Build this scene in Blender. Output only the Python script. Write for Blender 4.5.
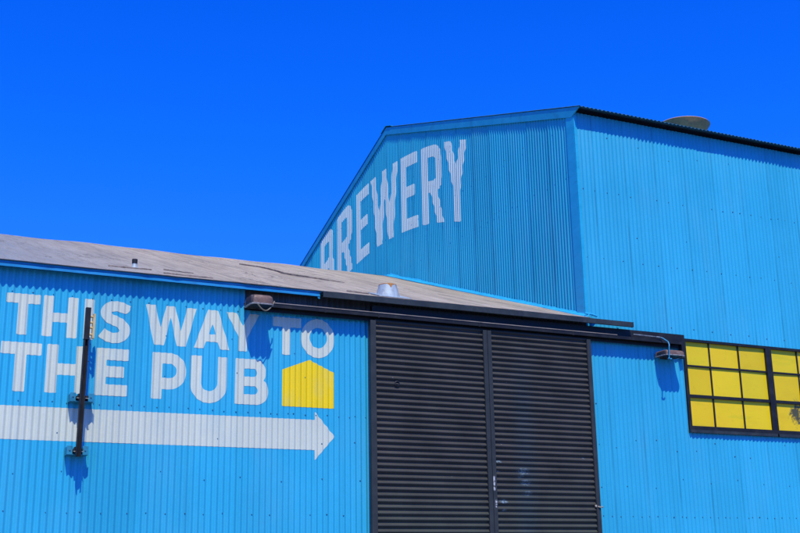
import bpy, math, random
import numpy as np
from mathutils import Vector, Matrix

random.seed(7)
scene = bpy.context.scene
for o in list(bpy.data.objects):
    bpy.data.objects.remove(o)
R = math.radians

# ------------------------------------------------------------------ camera
cam_d = bpy.data.cameras.new("camera")
cam = bpy.data.objects.new("camera", cam_d)
scene.collection.objects.link(cam)
cr = Vector((0.90145429, -0.43256997, -0.01622881))
cu = Vector((-0.10168893, -0.24805846, 0.96339315))
cf = Vector((0.42076064, 0.86680460, 0.26760094))
m3 = Matrix((cr, cu, -cf)).transposed()
cam.matrix_world = Matrix.Translation((0, -12, 1.6)) @ m3.to_4x4()
cam_d.sensor_width = 36.0
cam_d.lens = 1133.16 / 800 * 36.0
cam_d.clip_start = 0.1
cam_d.clip_end = 3000
scene.camera = cam

# ------------------------------------------------------------------ world and sun
SUN = Vector((-0.27, -1.0, 1.6)).normalized()          # direction towards the sun
elev = math.asin(SUN.z)
azim = math.atan2(SUN.x, SUN.y)
world = bpy.data.worlds.new("World")
scene.world = world
world.use_nodes = True
wn = world.node_tree.nodes
wl = world.node_tree.links
wn.clear()
sky = wn.new('ShaderNodeTexSky')
sky.sky_type = 'NISHITA'
sky.sun_disc = False
sky.sun_elevation = elev
sky.sun_rotation = azim % (2 * math.pi)
sky.altitude = 200
sky.air_density = 1.0
sky.dust_density = 0.7
sky.ozone_density = 2.0
tint = wn.new('ShaderNodeMix')
tint.data_type = 'RGBA'
tint.blend_type = 'MULTIPLY'
tint.inputs[0].default_value = 1.0
wtc = wn.new('ShaderNodeTexCoord')
wsp = wn.new('ShaderNodeSeparateXYZ')
wrp = wn.new('ShaderNodeValToRGB')
wl.new(wtc.outputs['Generated'], wsp.inputs[0])
wl.new(wsp.outputs[2], wrp.inputs[0])
for p_, c_ in ((0.28, (0.085, 0.68, 2.45, 1)), (0.36, (0.035, 0.67, 2.55, 1))):
    e_ = wrp.color_ramp.elements.new(p_)
    e_.color = c_
wrp.color_ramp.elements[0].position = 0.0
wrp.color_ramp.elements[0].color = (0.28, 0.72, 2.2, 1)
wrp.color_ramp.elements[-1].position = 0.50
wrp.color_ramp.elements[-1].color = (0.012, 0.60, 2.68, 1)
wl.new(wrp.outputs[0], tint.inputs[7])
bg = wn.new('ShaderNodeBackground')
bg.inputs['Strength'].default_value = 0.11
wo = wn.new('ShaderNodeOutputWorld')
wl.new(sky.outputs[0], tint.inputs[6])
wl.new(tint.outputs[2], bg.inputs[0])
wl.new(bg.outputs[0], wo.inputs[0])

sun_d = bpy.data.lights.new("sun", 'SUN')
sun_d.energy = 4.1
sun_d.angle = R(0.5)
sun_d.color = (1.0, 0.94, 0.80)
sun = bpy.data.objects.new("sun", sun_d)
scene.collection.objects.link(sun)
sun.rotation_euler = (-SUN).to_track_quat('-Z', 'Y').to_euler()
sun.location = (-10, -30, 40)

scene.render.engine = 'CYCLES'
vs = scene.view_settings
vs.view_transform = 'Standard'
vs.look = 'None'
vs.exposure = 0.0
vs.gamma = 1.0
vs.use_curve_mapping = False

# ------------------------------------------------------------------ helpers
COL = scene.collection

def mesh_obj(name, verts, faces, mats, parent=None, midx=None, smooth=False, loc=None):
    me = bpy.data.meshes.new(name)
    me.from_pydata([tuple(v) for v in verts], [], [tuple(f) for f in faces])
    if not isinstance(mats, (list, tuple)):
        mats = [mats]
    for m in mats:
        me.materials.append(m)
    if midx is not None:
        me.polygons.foreach_set('material_index', midx)
    if smooth:
        me.polygons.foreach_set('use_smooth', [True] * len(me.polygons))
    me.update()
    o = bpy.data.objects.new(name, me)
    COL.objects.link(o)
    if parent is not None:
        o.parent = parent
    if loc is not None:
        o.location = loc
    return o

def thing(name, label, cat, loc=(0, 0, 0), group=None):
    o = bpy.data.objects.new(name, None)
    o.empty_display_size = 0.2
    COL.objects.link(o)
    o.location = loc
    o['label'] = label
    o['category'] = cat
    if group:
        o['group'] = group
    bpy.context.view_layer.update()
    return o

class MB:
    """collects shapes, builds one mesh"""
    def __init__(s):
        s.v = []; s.f = []; s.m = []
    def add(s, v, f, m=0):
        n = len(s.v)
        s.v += [tuple(a) for a in v]
        s.f += [tuple(i + n for i in q) for q in f]
        s.m += [m] * len(f)
    def box(s, x0, x1, y0, y1, z0, z1, m=0, bev=0.0):
        if bev <= 0:
            v = [(x, y, z) for x in (x0, x1) for y in (y0, y1) for z in (z0, z1)]
            f = [(0, 1, 3, 2), (4, 6, 7, 5), (0, 4, 5, 1), (2, 3, 7, 6), (0, 2, 6, 4), (1, 5, 7, 3)]
            s.add(v, f, m)
            return
        # chamfered box through bmesh
        import bmesh
        bm = bmesh.new()
        bmesh.ops.create_cube(bm, size=1)
        for q in bm.verts:
            q.co = Vector(((x0 + x1) / 2 + q.co.x * (x1 - x0), (y0 + y1) / 2 + q.co.y * (y1 - y0), (z0 + z1) / 2 + q.co.z * (z1 - z0)))
        bmesh.ops.bevel(bm, geom=bm.edges[:], offset=bev, segments=2, affect='EDGES', profile=0.5)
        bm.verts.index_update()
        s.add([q.co.copy() for q in bm.verts], [[q.index for q in f.verts] for f in bm.faces], m)
        bm.free()
    def hexa(s, p, m=0):
        """p: 4 bottom + 4 top points"""
        s.add(p, [(3, 2, 1, 0), (4, 5, 6, 7), (0, 1, 5, 4), (1, 2, 6, 5), (2, 3, 7, 6), (3, 0, 4, 7)], m)
    def lathe(s, prof, n=32, c=(0, 0, 0), axis=None, m=0, close=False):
        """prof: list of (r, h)"""
        c = Vector(c)
        az = Vector(axis or (0, 0, 1)).normalized()
        ax = az.orthogonal().normalized(); ay = az.cross(ax)
        v = []
        for r, h in prof:
            for i in range(n):
                a = 2 * math.pi * i / n
                v.append(c + az * h + (ax * math.cos(a) + ay * math.sin(a)) * r)
        f = []
        for k in range(len(prof) - 1):
            for i in range(n):
                j = (i + 1) % n
                f.append((k * n + i, k * n + j, (k + 1) * n + j, (k + 1) * n + i))
        if close:
            f.append(tuple(range(n))[::-1])
            f.append(tuple((len(prof) - 1) * n + i for i in range(n)))
        s.add(v, f, m)
    def tube(s, pts, r, n=8, m=0):
        pts = [Vector(p) for p in pts]
        v = []
        prev = None
        for i, p in enumerate(pts):
            t = (pts[min(i + 1, len(pts) - 1)] - pts[max(i - 1, 0)]).normalized()
            a = (prev - t * prev.dot(t)).normalized() if prev else t.orthogonal().normalized()
            prev = a
            b = t.cross(a)
            for k in range(n):
                w = 2 * math.pi * k / n
                v.append(p + (a * math.cos(w) + b * math.sin(w)) * r)
        f = []
        for i in range(len(pts) - 1):
            for k in range(n):
                j = (k + 1) % n
                f.append((i * n + k, i * n + j, (i + 1) * n + j, (i + 1) * n + k))
        f.append(tuple(range(n))[::-1]); f.append(tuple((len(pts) - 1) * n + k for k in range(n)))
        s.add(v, f, m)
    def build(s, name, mats, parent=None, smooth=False):
        import bmesh
        o = mesh_obj(name, s.v, s.f, mats, parent, s.m, smooth)
        bm = bmesh.new(); bm.from_mesh(o.data)
        bmesh.ops.recalc_face_normals(bm, faces=bm.faces[:])
        bm.to_mesh(o.data); bm.free()
        if smooth:
            try:
                o.data.set_sharp_from_angle(angle=R(35))
            except Exception:
                pass
        return o

# ------------------------------------------------------------------ materials
def mat_new(name):
    m = bpy.data.materials.new(name)
    m.use_nodes = True
    nt = m.node_tree
    nt.nodes.clear()
    out = nt.nodes.new('ShaderNodeOutputMaterial')
    bs = nt.nodes.new('ShaderNodeBsdfPrincipled')
    nt.links.new(bs.outputs[0], out.inputs[0])
    return m, nt, bs

class NG:
    def __init__(s, nt):
        s.nt = nt
    def n(s, t, **k):
        x = s.nt.nodes.new(t)
        for a, b in k.items():
            setattr(x, a, b)
        return x
    def link(s, a, b):
        s.nt.links.new(a, b)
    def coord(s, scale=(1, 1, 1), rot=(0, 0, 0), loc=(0, 0, 0)):
        tc = s.n('ShaderNodeTexCoord')
        mp = s.n('ShaderNodeMapping')
        mp.inputs['Scale'].default_value = scale
        mp.inputs['Rotation'].default_value = rot
        mp.inputs['Location'].default_value = loc
        s.link(tc.outputs['Object'], mp.inputs[0])
        return mp.outputs[0]
    def noise(s, vec, scale, detail=4, rough=0.55, dist=0.0):
        x = s.n('ShaderNodeTexNoise')
        x.inputs['Scale'].default_value = scale
        x.inputs['Detail'].default_value = detail
        x.inputs['Roughness'].default_value = rough
        x.inputs['Distortion'].default_value = dist
        s.link(vec, x.inputs['Vector'])
        return x.outputs[0]
    def ramp(s, fac, stops):
        x = s.n('ShaderNodeValToRGB')
        el = x.color_ramp.elements
        while len(el) < len(stops):
            el.new(0.5)
        for e, (p, c) in zip(el, stops):
            e.position = p
            e.color = c if len(c) == 4 else (*c, 1)
        s.link(fac, x.inputs[0])
        return x.outputs[0]
    def mrange(s, fac, a, b, c=0.0, d=1.0):
        x = s.n('ShaderNodeMapRange')
        s.link(fac, x.inputs[0])
        for i, q in enumerate((a, b, c, d)):
            x.inputs[i + 1].default_value = q
        return x.outputs[0]
    def math(s, op, a, b=None):
        x = s.n('ShaderNodeMath', operation=op)
        for i, q in enumerate((a, b)):
            if q is None:
                continue
            if isinstance(q, (int, float)):
                x.inputs[i].default_value = q
            else:
                s.link(q, x.inputs[i])
        return x.outputs[0]
    def mix(s, fac, a, b, blend='MIX'):
        x = s.n('ShaderNodeMix', data_type='RGBA', blend_type=blend)
        for i, q in ((0, fac), (6, a), (7, b)):
            if isinstance(q, (int, float)):
                x.inputs[i].default_value = q
            elif isinstance(q, tuple):
                x.inputs[i].default_value = (*q, 1) if len(q) == 3 else q
            else:
                s.link(q, x.inputs[i])
        return x.outputs[2]
    def bump(s, h, bs, strength=0.3, dist=0.01):
        x = s.n('ShaderNodeBump')
        x.inputs['Strength'].default_value = strength
        x.inputs['Distance'].default_value = dist
        s.link(h, x.inputs['Height'])
        s.link(x.outputs[0], bs.inputs['Normal'])
    def sep(s, vec):
        x = s.n('ShaderNodeSeparateXYZ')
        s.link(vec, x.inputs[0])
        return x.outputs

def sheet_paint(name, base, sheet_w, axis=0, off=0.0, rough=0.42, dirt=0.25, var=0.07, zrows=(), spec=0.3, seam_amt=0.75, chips=False):
    """weathered paint on corrugated sheet; axis = world axis running along the wall"""
    m, nt, bs = mat_new(name)
    g = NG(nt)
    c = g.coord()
    X = g.sep(c)
    u = g.math('DIVIDE', g.math('SUBTRACT', X[axis], off), sheet_w)
    idx = g.math('FLOOR', u)
    wn_ = g.n('ShaderNodeTexWhiteNoise', noise_dimensions='1D')
    g.link(idx, wn_.inputs['W'])
    cl = g.noise(g.coord((0.5, 0.5, 0.5)), 1.3, 5)
    st = g.noise(g.coord((9, 9, 0.35)), 1.0, 5, 0.6)        # downward streaks
    fn = g.noise(c, 45, 3)
    v = g.math('ADD', g.mrange(wn_.outputs[0], 0, 1, 1 - var, 1 + var * 0.6), g.mrange(cl, 0.3, 0.7, -0.05, 0.05))
    v = g.math('ADD', v, g.mrange(st, 0.3, 0.75, 0.05, -0.07))
    v = g.math('ADD', v, g.mrange(fn, 0.3, 0.7, -0.025, 0.025))
    col = g.mix(1.0, base, v, 'MULTIPLY')
    # chalking: slightly paler, less saturated patches
    ch = g.mrange(g.noise(g.coord((1.2, 1.2, 0.5), loc=(3, 1, 7)), 1.7, 6, 0.6), 0.5, 0.72, 0, 0.16)
    col = g.mix(ch, col, tuple(min(1, b * 0.75 + 0.12) for b in base))
    # grime that gathers in thin runs and near lap seams
    fr = g.math('FRACT', u)
    seam = g.mrange(g.math('ABSOLUTE', g.math('SUBTRACT', fr, 0.5)), 0.470, 0.497, 0, 1)
    sn = g.mrange(g.noise(g.coord((2, 2, 0.8), loc=(5, 5, 2)), 1.6, 4), 0.36, 0.60, 0.0, seam_amt)
    gr = g.math('MULTIPLY', seam, sn)
    run = g.mrange(g.noise(g.coord((26, 26, 0.5)), 1.0, 3, 0.5), 0.66, 0.80, 0, dirt)
    gr = g.math('MAXIMUM', gr, run)
    for z in zrows:
        d = g.math('ABSOLUTE', g.math('SUBTRACT', X[2], z))
        e = g.math('MULTIPLY', g.mrange(d, 0.0, 0.012, 0.35, 0), g.mrange(st, 0.35, 0.6, 0.2, 1))
        gr = g.math('MAXIMUM', gr, e)
    dark = tuple(b * 0.28 for b in base)
    col = g.mix(gr, col, dark)
    if chips:
        ck = g.mrange(g.noise(g.coord(loc=(4, 6, 9)), 34, 5, 0.75), 0.66, 0.70, 0, 0.7)
        ca = g.mrange(g.noise(g.coord(loc=(1, 2, 9)), 1.9, 3), 0.48, 0.62, 0, 1)
        col = g.mix(g.math('MULTIPLY', ck, ca), col, BLUE)
        th = g.mrange(g.noise(g.coord((1.5, 1.5, 0.6), loc=(8, 2, 3)), 2.2, 5, 0.6), 0.52, 0.75, 0, 0.16)
        col = g.mix(th, col, BLUE)
    g.link(col, bs.inputs['Base Color'])
    rr = g.mrange(cl, 0.3, 0.7, rough - 0.06, rough + 0.1)
    g.link(rr, bs.inputs['Roughness'])
    bs.inputs['Specular IOR Level'].default_value = spec
    h = g.math('ADD', g.math('MULTIPLY', g.noise(g.coord((2.5, 2.5, 1.2)), 2.0, 3), 1.0), g.math('MULTIPLY', fn, 0.05))
    g.bump(h, bs, 0.22, 0.02)
    return m

def simple_mat(name, base, rough=0.5, metal=0.0, var=0.1, nscale=8, dirt=None, dirt_amt=0.3, bump=0.1, spec=0.4, stretch=(1, 1, 1)):
    m, nt, bs = mat_new(name)
    g = NG(nt)
    c = g.coord(stretch)
    n1 = g.noise(c, nscale, 5)
    n2 = g.noise(c, nscale * 6, 3)
    v = g.math('ADD', g.mrange(n1, 0.3, 0.7, 1 - var, 1 + var), g.mrange(n2, 0.3, 0.7, -var * 0.4, var * 0.4))
    col = g.mix(1.0, base, v, 'MULTIPLY')
    if dirt:
        d = g.mrange(g.noise(g.coord(stretch, loc=(7, 3, 1)), nscale * 1.7, 6, 0.65), 0.52, 0.68, 0, dirt_amt)
        col = g.mix(d, col, dirt)
    g.link(col, bs.inputs['Base Color'])
    g.link(g.mrange(n1, 0.3, 0.7, rough - 0.08, rough + 0.1), bs.inputs['Roughness'])
    bs.inputs['Metallic'].default_value = metal
    bs.inputs['Specular IOR Level'].default_value = spec
    if bump:
        g.bump(n1, bs, bump, 0.01)
    return m

BLUE = (0.032, 0.42, 0.575)
M = {}
M['wall_left'] = sheet_paint('blue_paint_street_wall', BLUE, 0.5408, 0, 0.0, seam_amt=0.15)
M['wall_right'] = sheet_paint('blue_paint_tall_wall', BLUE, 0.524, 0, 10.107 - 0.262, dirt=0.12, var=0.05, seam_amt=0.5)
M['wall_gable'] = sheet_paint('blue_paint_gable_wall', (0.028, 0.40, 0.51), 0.5408, 1, 0.1, zrows=(), dirt=0.25)
M['blue_trim'] = simple_mat('blue_trim_paint', (0.02, 0.41, 0.56), 0.4, var=0.06, nscale=3, dirt=(0.02, 0.14, 0.25), dirt_amt=0.25, stretch=(1, 1, 3))
M['fascia'] = simple_mat('deep_blue_fascia_paint', (0.012, 0.25, 0.46), 0.45, var=0.12, nscale=2.5, dirt=(0.01, 0.10, 0.20), dirt_amt=0.4, stretch=(1, 1, 3))
M['rake'] = simple_mat('teal_blue_rake_paint', (0.018, 0.33, 0.47), 0.45, var=0.10, nscale=2.5, dirt=(0.01, 0.16, 0.24), dirt_amt=0.4)
M['bracket_teal'] = simple_mat('teal_bracket_paint', (0.02, 0.23, 0.33), 0.5, var=0.12, nscale=20, dirt=(0.01, 0.07, 0.10), dirt_amt=0.5)
M['blue_flash'] = simple_mat('blue_flashing_sealant', (0.03, 0.44, 0.62), 0.45, var=0.08, nscale=10, bump=0.5)
M['lettering_white'] = sheet_paint('white_lettering_paint', (0.635, 0.67, 0.50), 0.5408, 0, 0.0, rough=0.5, dirt=0.10, var=0.02, seam_amt=0.0, chips=True)
M['lettering_gable'] = sheet_paint('white_gable_lettering_paint', (0.57, 0.71, 0.60), 0.5408, 1, 0.1, rough=0.5, dirt=0.12, var=0.02, seam_amt=0.0, chips=True)
M['lettering_yellow'] = sheet_paint('yellow_lettering_paint', (0.92, 0.66, 0.006), 0.5408, 0, 0.0, rough=0.5, dirt=0.06, var=0.02, seam_amt=0.0, chips=True)
M['black_paint'] = simple_mat('charcoal_paint', (0.016, 0.017, 0.016), 0.5, var=0.25, nscale=5, dirt=(0.06, 0.06, 0.055), dirt_amt=0.25, bump=0.15, spec=0.22)
M['hood_paint'] = simple_mat('slate_hood_paint', (0.030, 0.040, 0.040), 0.55, var=0.25, nscale=4, dirt=(0.08, 0.08, 0.075), dirt_amt=0.3, bump=0.2, spec=0.22)
M['header'] = simple_mat('charcoal_sheet_paint', (0.085, 0.085, 0.075), 0.6, var=0.2, nscale=4, dirt=(0.16, 0.15, 0.13), dirt_amt=0.3, spec=0.2, stretch=(3, 3, 0.6))
M['rail'] = simple_mat('worn_steel_rail', (0.26, 0.22, 0.17), 0.55, 0.0, var=0.3, nscale=6, dirt=(0.05, 0.045, 0.04), dirt_amt=0.6, stretch=(0.4, 1, 1))
M['screw'] = simple_mat('dull_screw_heads', (0.03, 0.14, 0.21), 0.6, 0.0, var=0.4, nscale=3, dirt=(0.10, 0.05, 0.03), dirt_amt=0.6, bump=0)
M['lamp_brown'] = simple_mat('weathered_brown_enamel', (0.17, 0.10, 0.062), 0.5, var=0.25, nscale=9, dirt=(0.32, 0.25, 0.20), dirt_amt=0.5, bump=0.2)
M['lamp_edge'] = simple_mat('chipped_pale_rim', (0.26, 0.25, 0.22), 0.6, var=0.5, nscale=30, dirt=(0.05, 0.04, 0.03), dirt_amt=0.9)
M['lamp_lens'] = simple_mat('dusty_lamp_glass', (0.02, 0.02, 0.018), 0.5, var=0.2, nscale=6, bump=0, spec=0.15)
M['galv'] = simple_mat('galvanised_steel', (0.36, 0.43, 0.42), 0.62, 0.2, var=0.22, nscale=9, dirt=(0.30, 0.24, 0.14), dirt_amt=0.5, stretch=(2.5, 2.5, 0.6), bump=0.1)
M['rust'] = simple_mat('rusty_rim', (0.42, 0.17, 0.03), 0.8, var=0.3, nscale=12, dirt=(0.12, 0.05, 0.02), dirt_amt=0.7)
M['rubber'] = simple_mat('black_rubber', (0.012, 0.013, 0.015), 0.6, var=0.2)
M['tan'] = simple_mat('tan_weathered_wood', (0.62, 0.47, 0.20), 0.6, var=0.12, nscale=20, dirt=(0.28, 0.16, 0.06), dirt_amt=0.5, stretch=(3, 3, 0.5))
M['vent_buff'] = simple_mat('buff_painted_steel', (0.58, 0.32, 0.11), 0.6, 0.0, var=0.2, nscale=5, dirt=(0.15, 0.11, 0.08), dirt_amt=0.5)
M['cord'] = simple_mat('old_grey_cable', (0.20, 0.165, 0.10), 0.6, var=0.2)
M['cond_blue'] = simple_mat('blue_painted_conduit', (0.03, 0.25, 0.38), 0.4, var=0.15, nscale=12, dirt=(0.45, 0.50, 0.5), dirt_amt=0.6)
M['cond_white'] = simple_mat('scuffed_pale_conduit', (0.22, 0.25, 0.25), 0.4, var=0.3, nscale=14, dirt=(0.03, 0.04, 0.05), dirt_amt=0.9, stretch=(1, 1, 1))
M['interior'] = simple_mat('dark_interior', (0.03, 0.03, 0.03), 0.9, bump=0)
M['bolt'] = simple_mat('pale_bolt_metal', (0.5, 0.42, 0.28), 0.5, 0.3, var=0.2)

def door_mat():
    m, nt, bs = mat_new('charcoal_door_paint')
    g = NG(nt)
    c = g.coord()
    X = g.sep(c)
    n1 = g.noise(g.coord((1.2, 1, 1.2)), 2.2, 6, 0.6)
    n2 = g.noise(g.coord((0.6, 1, 14)), 2.0, 4)
    col = g.ramp(n1, [(0.3, (0.044, 0.042, 0.033)), (0.7, (0.064, 0.060, 0.048))])
    col = g.mix(g.mrange(n2, 0.45, 0.75, 0, 0.35), col, (0.10, 0.094, 0.078))
    # greenish film low down
    gz = g.math('MULTIPLY', g.mrange(X[2], 3.0, 2.0, 0, 0.55), g.mrange(n1, 0.35, 0.65, 0.4, 1))
    col = g.mix(gz, col, (0.055, 0.075, 0.050))
    # blue overspray smear on the right leaf
    bx = g.mrange(g.math('ABSOLUTE', g.math('SUBTRACT', X[0], 7.44)), 0.04, 0.20, 1, 0)
    bz = g.math('MULTIPLY', g.mrange(X[2], 4.5, 3.6, 0, 1), g.mrange(n2, 0.3, 0.6, 0.5, 1))
    col = g.mix(g.math('MULTIPLY', g.math('MULTIPLY', bx, bz), 0.13), col, (0.03, 0.13, 0.17))
    # pale scuffs
    for (px, pz, r, a) in ((7.40, 2.86, 0.10, .55), (7.43, 2.73, 0.085, .5), (7.36, 2.80, 0.05, .45), (7.45, 2.60, 0.07, .4), (7.11, 2.50, 0.06, .9), (7.11, 2.40, 0.035, .7), (7.06, 2.97, 0.04, .8), (7.06, 2.86, 0.03, .8), (8.30, 3.05, 0.03, .8)):
        cx = g.n('ShaderNodeCombineXYZ')
        g.link(g.math('MULTIPLY', g.math('SUBTRACT', X[0], px), 1 / r), cx.inputs[0])
        g.link(g.math('MULTIPLY', g.math('SUBTRACT', X[2], pz), 2.2 / r), cx.inputs[2])
        ln = g.n('ShaderNodeVectorMath', operation='LENGTH')
        g.link(cx.outputs[0], ln.inputs[0])
        k = g.math('MULTIPLY', g.mrange(ln.outputs['Value'], 0.5, 1.1, a, 0), g.mrange(g.noise(c, 42, 4, 0.7), 0.44, 0.60, 0, 1))
        col = g.mix(k, col, (0.24, 0.36, 0.40))
    # tiny chips
    v = g.n('ShaderNodeTexVoronoi')
    v.inputs['Scale'].default_value = 7.0
    g.link(c, v.inputs['Vector'])
    chip = g.mrange(v.outputs['Distance'], 0.035, 0.05, 0.7, 0)
    cm = g.mrange(g.noise(c, 3.1, 2), 0.55, 0.6, 0, 1)
    col = g.mix(g.math('MULTIPLY', chip, cm), col, (0.30, 0.29, 0.26))
    g.link(col, bs.inputs['Base Color'])
    g.link(g.mrange(n1, 0.3, 0.7, 0.38, 0.55), bs.inputs['Roughness'])
    bs.inputs['Specular IOR Level'].default_value = 0.12
    g.bump(g.noise(g.coord((1, 1, 4)), 5, 3), bs, 0.12, 0.01)
    return m
M['door'] = door_mat()

def stile_mat():
    m, nt, bs = mat_new('chipped_stile_paint')
    g = NG(nt)
    c = g.coord()
    X = g.sep(c)
    n1 = g.noise(c, 6, 5)
    col = g.ramp(n1, [(0.3, (0.028, 0.034, 0.032)), (0.7, (0.044, 0.050, 0.046))])
    for px, z0, z1 in ((6.972, 2.62, 2.80), (6.990, 2.42, 2.52)):
        a = g.mrange(g.math('ABSOLUTE', g.math('SUBTRACT', X[0], px)), 0.006, 0.016, 1, 0)
        b = g.mrange(g.math('ABSOLUTE', g.math('SUBTRACT', X[2], (z0 + z1) / 2)), (z1 - z0) / 2 - 0.02, (z1 - z0) / 2, 1, 0)
        k = g.math('MULTIPLY', g.math('MULTIPLY', a, b), g.mrange(g.noise(c, 35, 3), 0.42, 0.5, 0, 0.9))
        col = g.mix(k, col, (0.55, 0.56, 0.52))
    g.link(col, bs.inputs['Base Color'])
    bs.inputs['Roughness'].default_value = 0.55
    bs.inputs['Specular IOR Level'].default_value = 0.2
    g.bump(n1, bs, 0.2, 0.01)
    return m
M['stile'] = stile_mat()

def roof_mat():
    m, nt, bs = mat_new('weathered_roll_roofing')
    g = NG(nt)
    c = g.coord()
    X = g.sep(c)
    n1 = g.noise(g.coord((1.0, 0.35, 0.35)), 1.5, 6, 0.62)
    n2 = g.noise(g.coord((9, 0.55, 0.55)), 1.0, 6, 0.68)
    n3 = g.noise(c, 30, 4, 0.7)
    col = g.ramp(n1, [(0.25, (0.35, 0.29, 0.195)), (0.5, (0.48, 0.405, 0.27)), (0.75, (0.58, 0.49, 0.335))])
    col = g.mix(g.mrange(n2, 0.46, 0.66, 0, 0.60), col, (0.20, 0.17, 0.13))
    col = g.mix(g.mrange(n3, 0.5, 0.75, 0, 0.25), col, (0.12, 0.11, 0.10))
    fl = g.mrange(g.noise(g.coord((5, 1.6, 1.6), loc=(2, 8, 1)), 6.0, 6, 0.75), 0.56, 0.70, 0, 0.55)
    col = g.mix(fl, col, (0.13, 0.105, 0.085))
    pl = g.mrange(g.noise(g.coord((2.5, 0.5, 0.5), loc=(7, 0, 4)), 3.0, 6, 0.7), 0.55, 0.72, 0, 0.5)
    col = g.mix(pl, col, (0.64, 0.57, 0.44))
    # darker, bluer tone towards the far left end
    col = g.mix(g.math('MULTIPLY', g.mrange(X[0], 3.8, 1.3, 0, 0.75), g.mrange(n2, 0.3, 0.6, 1.0, 0.55)), col, (0.16, 0.23, 0.28))
    # ragged dark cracks where strips have lifted
    w = g.noise(g.coord((0.7, 0.28, 0.28), loc=(4, 2, 0)), 2.6, 7, 0.7, 0.6)
    cr_ = g.mrange(g.math('ABSOLUTE', g.math('SUBTRACT', w, 0.5)), 0.0, 0.012, 0.85, 0)
    mk = g.mrange(g.noise(g.coord((0.6, 0.6, 0.6), loc=(9, 1, 0)), 1.4, 3), 0.52, 0.60, 0, 1)
    col = g.mix(g.math('MULTIPLY', cr_, mk), col, (0.045, 0.04, 0.04))
    blot = g.mrange(g.noise(g.coord((1.6, 0.5, 0.5), loc=(1, 5, 3)), 2.4, 5, 0.65), 0.62, 0.72, 0, 0.5)
    col = g.mix(blot, col, (0.10, 0.09, 0.085))
    g.link(col, bs.inputs['Base Color'])
    bs.inputs['Roughness'].default_value = 0.9
    bs.inputs['Specular IOR Level'].default_value = 0.15
    h = g.math('ADD', g.math('MULTIPLY', n2, 0.9), g.math('ADD', n3, n1))
    g.bump(h, bs, 0.8, 0.04)
    return m
M['roof'] = roof_mat()
M['roof_edge'] = simple_mat('frayed_roofing_edge', (0.10, 0.085, 0.075), 0.9, var=0.4, nscale=14, dirt=(0.04, 0.16, 0.24), dirt_amt=0.8)
M['tall_roof'] = simple_mat('dull_blue_roof_sheet', (0.025, 0.12, 0.15), 0.5, var=0.25, nscale=4, dirt=(0.03, 0.06, 0.08), dirt_amt=0.5, stretch=(2, 2, 1))

def pane_mat():
    m, nt, bs = mat_new('yellow_painted_glass')
    g = NG(nt)
    c = g.coord()
    X = g.sep(c)
    n1 = g.noise(g.coord((0.8, 1, 2.6)), 1.6, 4)
    col = g.ramp(n1, [(0.25, (0.80, 0.53, 0.004)), (0.5, (0.89, 0.60, 0.005)), (0.8, (0.90, 0.55, 0.008))])
    gn = g.mrange(g.noise(g.coord((0.7, 1, 4.5), loc=(2, 0, 5)), 1.7, 5), 0.58, 0.70, 0, 0.55)
    col = g.mix(gn, col, (0.52, 0.48, 0.006))
    gi = g.n('ShaderNodeNewGeometry')
    rp = gi.outputs['Random Per Island']
    col = g.mix(1.0, col, g.mrange(rp, 0, 1, 0.84, 1.10), 'MULTIPLY')
    col = g.mix(g.mrange(g.math('FRACT', g.math('MULTIPLY', rp, 7.31)), 0.4, 1.0, 0, 0.45), col, (0.74, 0.62, 0.010))
    edge_d = g.mrange(g.noise(c, 20, 4, 0.7), 0.58, 0.70, 0, 0.22)
    col = g.mix(edge_d, col, (0.45, 0.30, 0.02))
    # irregular dark patch low on the second window
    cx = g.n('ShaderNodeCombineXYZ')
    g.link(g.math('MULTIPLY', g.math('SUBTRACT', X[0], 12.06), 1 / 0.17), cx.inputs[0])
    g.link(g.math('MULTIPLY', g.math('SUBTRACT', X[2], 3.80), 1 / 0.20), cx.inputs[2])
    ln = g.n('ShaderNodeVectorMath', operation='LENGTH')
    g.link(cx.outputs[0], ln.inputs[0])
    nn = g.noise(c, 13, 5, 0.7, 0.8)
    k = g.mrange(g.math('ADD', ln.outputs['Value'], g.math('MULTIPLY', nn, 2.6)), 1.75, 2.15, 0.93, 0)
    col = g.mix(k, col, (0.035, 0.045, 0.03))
    g.link(col, bs.inputs['Base Color'])
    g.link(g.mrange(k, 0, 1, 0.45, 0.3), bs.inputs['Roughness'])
    bs.inputs['Specular IOR Level'].default_value = 0.3
    return m
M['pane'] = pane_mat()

def ground_mat(name, a, b, sc):
    m, nt, bs = mat_new(name)
    g = NG(nt)
    c = g.coord()
    n1 = g.noise(c, sc, 8, 0.6)
    n2 = g.noise(c, sc * 60, 3)
    col = g.ramp(n1, [(0.3, a), (0.7, b)])
    col = g.mix(g.mrange(n2, 0.4, 0.7, 0, 0.3), col, tuple(x * 0.6 for x in a))
    v = g.n('ShaderNodeTexVoronoi', feature='DISTANCE_TO_EDGE')
    v.inputs['Scale'].default_value = 0.25
    g.link(c, v.inputs['Vector'])
    col = g.mix(g.mrange(v.outputs[0], 0.0, 0.012, 0.6, 0), col, tuple(x * 0.35 for x in a))
    g.link(col, bs.inputs['Base Color'])
    bs.inputs['Roughness'].default_value = 0.9
    g.bump(n2, bs, 0.4, 0.01)
    return m
M['asphalt'] = ground_mat('yard_asphalt', (0.055, 0.055, 0.055), (0.09, 0.088, 0.085), 0.5)
M['concrete'] = ground_mat('yard_concrete', (0.17, 0.165, 0.14), (0.24, 0.23, 0.20), 0.6)

# ------------------------------------------------------------------ corrugated surfaces
AMP = 0.0095
def corr(t, pitch):
    return -AMP * math.cos(2 * math.pi * t / pitch)

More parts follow.
